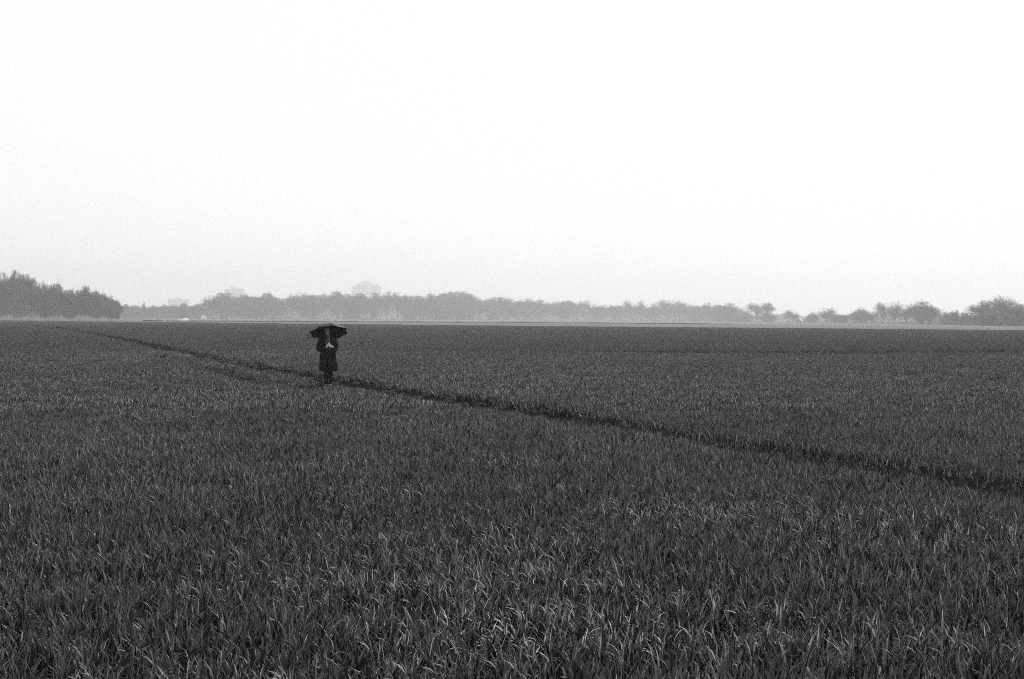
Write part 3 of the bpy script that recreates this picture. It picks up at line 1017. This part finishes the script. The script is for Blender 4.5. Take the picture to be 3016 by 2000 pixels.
# head
ball(bm, HC + Vector((0, .012, .022)), (.074, .092, .098), 24)
ball(bm, HC + Vector((0, -.022, -.045)), (.056, .062, .066), 20)
ball(bm, HC + Vector((0, -.062, -.098)), (.024, .022, .018), 12)
capsule_chain(bm, [HC + Vector((0, -.078, .012)), HC + Vector((0, -.092, -.018)), HC + Vector((0, -.096, -.030))], [.009, .010, .0125], 10)
for s in (-1, 1):
    ball(bm, HC + Vector((s * .012, -.086, -.034)), .008, 8)
    ball(bm, HC + Vector((s * .038, -.058, -.026)), (.022, .020, .020), 12)        # cheek
    ball(bm, HC + Vector((s * .028, -.070, .020)), (.026, .013, .009), 10)         # brow ridge
    ball(bm, HC + Vector((s * .073, .012, -.008)), (.010, .018, .030), 10)         # ear
ball(bm, HC + Vector((0, -.078, -.060)), (.024, .010, .0055), 10)
ball(bm, HC + Vector((0, -.076, -.071)), (.021, .011, .0065), 10)
me = bpy.data.meshes.new('raw')
bm.to_mesh(me)
bm.free()
raw = bpy.data.objects.new('raw', me)
COL.objects.link(raw)
rm = raw.modifiers.new('r', 'REMESH')
rm.mode = 'VOXEL'
rm.voxel_size = .0045
sm = raw.modifiers.new('s', 'SMOOTH')
sm.factor = .5
sm.iterations = 4
dg = bpy.context.evaluated_depsgraph_get()
body_me = bpy.data.meshes.new_from_object(raw.evaluated_get(dg))
bpy.data.objects.remove(raw)
body_me.name = 'body'
body_me.materials.clear()
body_me.materials.append(M['skin'])
body_me.materials.append(M['lip'])
for p in body_me.polygons:
    p.use_smooth = True
    c = p.center - HC
    if c.y < -.070 and (c.x / .026) ** 2 + ((c.z + .066) / (.0105 - .003 * abs(c.x) / .026)) ** 2 < 1:
        p.material_index = 1
link('body', body_me, person)
for s in (-1, 1):
    bm = bmesh.new()
    ball(bm, HC + Vector((s * .030, -.071, .001)), (.0125, .010, .0075), 12)
    bm_obj('eye', bm, M['eye'], person)
    bm = bmesh.new()
    tube(bm, [HC + Vector((s * .012, -.086, .021)), HC + Vector((s * .030, -.084, .027)), HC + Vector((s * .050, -.070, .020))], [.003, .0042, .002], 8)
    bm_obj('eyebrow', bm, M['hair'], person)


def open_loft(name, rings, material, parent, thick, n=40, wave=0.0, wn=7):
    """rings: (z, cx, cy, a, b, half-gap angle at the front)"""
    bm = bmesh.new()
    rows = []
    for j, (z, cx, cy, a, b, gap) in enumerate(rings):
        row = []
        tw = wave * j / (len(rings) - 1)
        for i in range(n + 1):
            u = -math.pi / 2 + gap + (2 * math.pi - 2 * gap) * i / n
            k_ = 1 + tw * math.sin(wn * u + .4 * j) + tw * .5 * math.sin((wn * 2 - 3) * u + 1.7)
            row.append(bm.verts.new((cx + a * k_ * math.cos(u), cy + b * k_ * math.sin(u), z)))
        rows.append(row)
    for j in range(len(rows) - 1):
        for i in range(n):
            bm.faces.new((rows[j][i], rows[j][i + 1], rows[j + 1][i + 1], rows[j + 1][i]))
    o = bm_obj(name, bm, material, parent)
    so = o.modifiers.new('thickness', 'SOLIDIFY')
    so.thickness = thick
    so.offset = 0
    sb = o.modifiers.new('smooth', 'SUBSURF')
    sb.levels = sb.render_levels = 1
    return o


coat = open_loft('coat', [
    (1.455, -.004, .065, .082, .075, 1.15), (1.42, -.002, .06, .095, .082, 1.0), (1.395, 0, .055, .150, .095, .62), (1.36, 0, .05, .186, .112, .42), (1.30, 0, .045, .200, .124, .33),
    (1.20, 0, .04, .200, .130, .26), (1.10, .0, .04, .200, .130, .20), (1.00, .0, .04, .208, .134, .13), (.90, .002, .04, .220, .145, .10), (.78, .008, .04, .234, .160, .10),
    (.64, .018, .045, .250, .175, .12), (.52, .030, .05, .264, .188, .15), (.445, .040, .055, .276, .198, .18)], M['coat'], person, .010, 48, .05, 6)
# lapels and collar, sleeves, buttons belong to the coat
for s in (-1, 1):
    bm = bmesh.new()
    L_ = [(s * .040, -.055, 1.445), (s * .060, -.072, 1.39), (s * .072, -.086, 1.32), (s * .060, -.098, 1.22), (s * .040, -.102, 1.12)]
    O_ = [(s * .088, -.010, 1.465), (s * .118, -.050, 1.40), (s * .130, -.080, 1.335), (s * .095, -.101, 1.23), (s * .046, -.106, 1.12)]
    vi, vo = [bm.verts.new(p) for p in L_], [bm.verts.new(p) for p in O_]
    for i in range(4):
        bm.faces.new((vi[i], vi[i + 1], vo[i + 1], vo[i]))
    o = bm_obj('lapel', bm, M['coat'], coat)
    so = o.modifiers.new('thickness', 'SOLIDIFY')
    so.thickness = .008
    bm = bmesh.new()
    sh = Vector((s * .170, .05, 1.345))
    el = Vector((s * .254 - .005, -.025, 1.065))
    wr = WR[s] + Vector((s * .012, .006, -.008))
    md = (sh + el) / 2 + Vector((s * .012, 0, .01))
    fm = (el + wr) / 2 + Vector((0, 0, -.014))
    tube(bm, [sh + Vector((-s * .05, 0, .018)), sh, sh * .6 + el * .4 + Vector((s * .012, 0, .008)), md, el + Vector((-s * .004, .0, .03)), el + Vector((-s * .02, -.02, -.006)), fm, wr],
         [.055, .074, .072, .069, .064, .066, .058, .046], 18)
    bm_obj('sleeve', bm, M['coat'], coat)
for z, x in ((.97, .050), (.76, .085), (.60, .070)):
    bm = bmesh.new()
    ball(bm, (x, -.112 - (1 - z) * .06, z), (.014, .006, .014), 10)
    bm_obj('button', bm, M['top'], coat)
# knitted top, trousers, boots, hair
bm = bmesh.new()
tube(bm, [(0, .045, .97), (0, .042, 1.10), (0, .042, 1.25), (0, .05, 1.34), (-.003, .058, 1.40), (-.005, .057, 1.455)], [(.172, .112), (.158, .108), (.17, .118), (.165, .105), (.075, .068), (.057, .056)], 24)
bm_obj('top', bm, M['top'], person)
bm = bmesh.new()
for s in (-1, 1):
    st = -.05 if s < 0 else .06
    tube(bm, [(s * .07, .045, .98), (s * .080, .045, .86), (.012 + s * .066, .035 + st * .3, .52), (.018 + s * .051, .048 + st * .8, .25), (.015 + s * .045, .052 + st, .10)],
         [(.105, .12), (.098, .108), (.070, .080), (.054, .062), (.045, .052)], 18)
tube(bm, [(0, .045, 1.01), (0, .045, .93), (0, .045, .84), (0, .045, .80)], [(.160, .108), (.172, .122), (.168, .118), (.10, .08)], 24)
bm_obj('trousers', bm, M['cloth'], person)
for s in (-1, 1):
    st = -.05 if s < 0 else .06
    bm = bmesh.new()
    cx = .015 + s * .045
    tube(bm, [(cx, .055 + st, .20), (cx, .055 + st, .10)], [(.046, .050), (.042, .048)], 14)
    tube(bm, [(cx, .118 + st, .048), (cx, .06 + st, .056), (cx + s * .006, -.03 + st, .050), (cx + s * .012, -.10 + st, .036), (cx + s * .014, -.145 + st, .030)],
         [(.030, .046), (.036, .054), (.038, .048), (.039, .034), (.024, .026)], 14)
    bm_obj('boot', bm, M['boot'], person)
hr = []
for z, a, b, gap, dy in ((.130, .004, .004, .0, .012), (.126, .045, .055, .0, .012), (.108, .070, .088, .05, .012), (.080, .085, .106, .42, .014), (.045, .089, .111, .90, .016), (.0, .090, .112, 1.08, .018),
                         (-.05, .090, .108, 1.12, .02), (-.10, .092, .100, 1.12, .024), (-.15, .100, .094, 1.02, .026), (-.20, .106, .088, 1.06, .026), (-.225, .098, .078, 1.12, .026)):
    hr.append((HC.z + z, HC.x, HC.y + dy, a, b, gap))
open_loft('hair', hr, M['hair'], person, .014, 36, .03, 9)

# ------------------------------------------------------------------ the umbrella
umb = link('umbrella', None, loc=person.location, label='open black umbrella tilted back over the head of the person', cat='umbrella')
RAD, DOME = .555, .26


def upt(ang, r, bulge=True, off=0.0, sag=0.0):
    """point of the canopy at polar angle and relative radius r (0 hub .. 1 rim)"""
    h = DOME * (1 - r ** 1.9)
    return UC + UR * (RAD * r * math.cos(ang)) + UF * (RAD * r * math.sin(ang)) + UA * (h + off - sag)


bm = bmesh.new()
RN, SEG = 12, 6
rows = []
for j in range(RN + 1):
    r = j / RN if j else .012
    row = []
    for k in range(8 * SEG):
        panel, t = divmod(k, SEG)
        t /= SEG
        a0 = R(22.5) + panel * R(45)
        # chord between neighbouring ribs, pulled in at the hem, sagging between ribs
        p0, p1 = upt(a0, r), upt(a0 + R(45), r)
        p = p0 + (p1 - p0) * t
        q = 4 * t * (1 - t)
        p = p + UA * (-.010 * q * math.sin(math.pi * min(r, .9))) + (UC + UA * DOME * .3 - p).normalized() * (.030 * q * r ** 3)
        row.append(bm.verts.new(p))
    rows.append(row)
for j in range(RN):
    for k in range(8 * SEG):
        bm.faces.new((rows[j][k], rows[j][(k + 1) % (8 * SEG)], rows[j + 1][(k + 1) % (8 * SEG)], rows[j + 1][k]))
bm.faces.new(rows[0])
can = bm_obj('canopy', bm, M['canopy'], umb)
so = can.modifiers.new('thickness', 'SOLIDIFY')
so.thickness = .0015
for panel in range(8):
    a = R(22.5) + panel * R(45)
    bm = bmesh.new()
    tube(bm, [upt(a, r, off=-.006) for r in (.04, .25, .5, .75, .9, 1.0, 1.02)], [.0022] * 7, 6)
    rib = bm_obj('rib', bm, M['plastic'], umb)
    bm = bmesh.new()
    tube(bm, [UC + UA * (DOME - .13) + UR * (.012 * math.cos(a)) + UF * (.012 * math.sin(a)), upt(a, .5, off=-.009)], [.0022, .0022], 6)
    bm_obj('stretcher', bm, M['plastic'], rib)
bm = bmesh.new()
tube(bm, [GRIP - UA * .10, UC, UC + UA * (DOME + .005)], [.0052] * 3, 12)
bm_obj('shaft', bm, M['metal'], umb)
bm = bmesh.new()
tube(bm, [UC + UA * (DOME - .15), UC + UA * (DOME - .115)], [.013, .012], 12)
bm_obj('runner', bm, M['plastic'], umb)
bm = bmesh.new()
tube(bm, [UC + UA * (DOME + .004), UC + UA * (DOME + .014), UC + UA * (DOME + .016), UC + UA * (DOME + .055)], [.022, .018, .008, .004], 12)
bm_obj('ferrule', bm, M['plastic'], umb)
bm = bmesh.new()
tube(bm, [GRIP - UA * .175, GRIP - UA * .17, GRIP - UA * .12, GRIP - UA * .05, GRIP - UA * .045], [.010, .0135, .0125, .0115, .006], 12)
bm_obj('handle', bm, M['plastic'], umb)
tip = upt(R(180 + 22.5), 1.0)
tip2 = upt(R(180 - 22.5), 1.0)
lt = tip if tip.z > tip2.z else tip2
bm = bmesh.new()
st = [lt + (Vector((0, 0, -.05))), lt + Vector((-.012, -.004, -.10)), lt + Vector((-.030, 0, -.15)), lt + Vector((-.050, 0, -.215))]
st = [lt + Vector(p) for p in ((.006, 0, .0), (-.010, -.004, -.06), (-.028, 0, -.13), (-.046, 0, -.20))]
tube(bm, st, [(.007, .005), (.009, .006), (.011, .007), (.012, .007)], 8)
bm_obj('strap', bm, M['canopy'], umb)

# ------------------------------------------------------------------ haze
bm = bmesh.new()
box(bm, -3350, 3350, -3350, 3350, -1.0, 88.0)
hz = bm_obj('haze', bm, None, smooth=False, kind='stuff')
m = bpy.data.materials.new('haze')
m.use_nodes = True
t = m.node_tree
t.nodes.clear()
o_ = t.nodes.new('ShaderNodeOutputMaterial')
pv = t.nodes.new('ShaderNodeVolumePrincipled')
pv.inputs['Color'].default_value = (.97, .97, .97, 1)
pv.inputs['Density'].default_value = 0.00047
pv.inputs['Anisotropy'].default_value = 0.55
t.links.new(pv.outputs[0], o_.inputs['Volume'])
hz.data.materials.append(m)
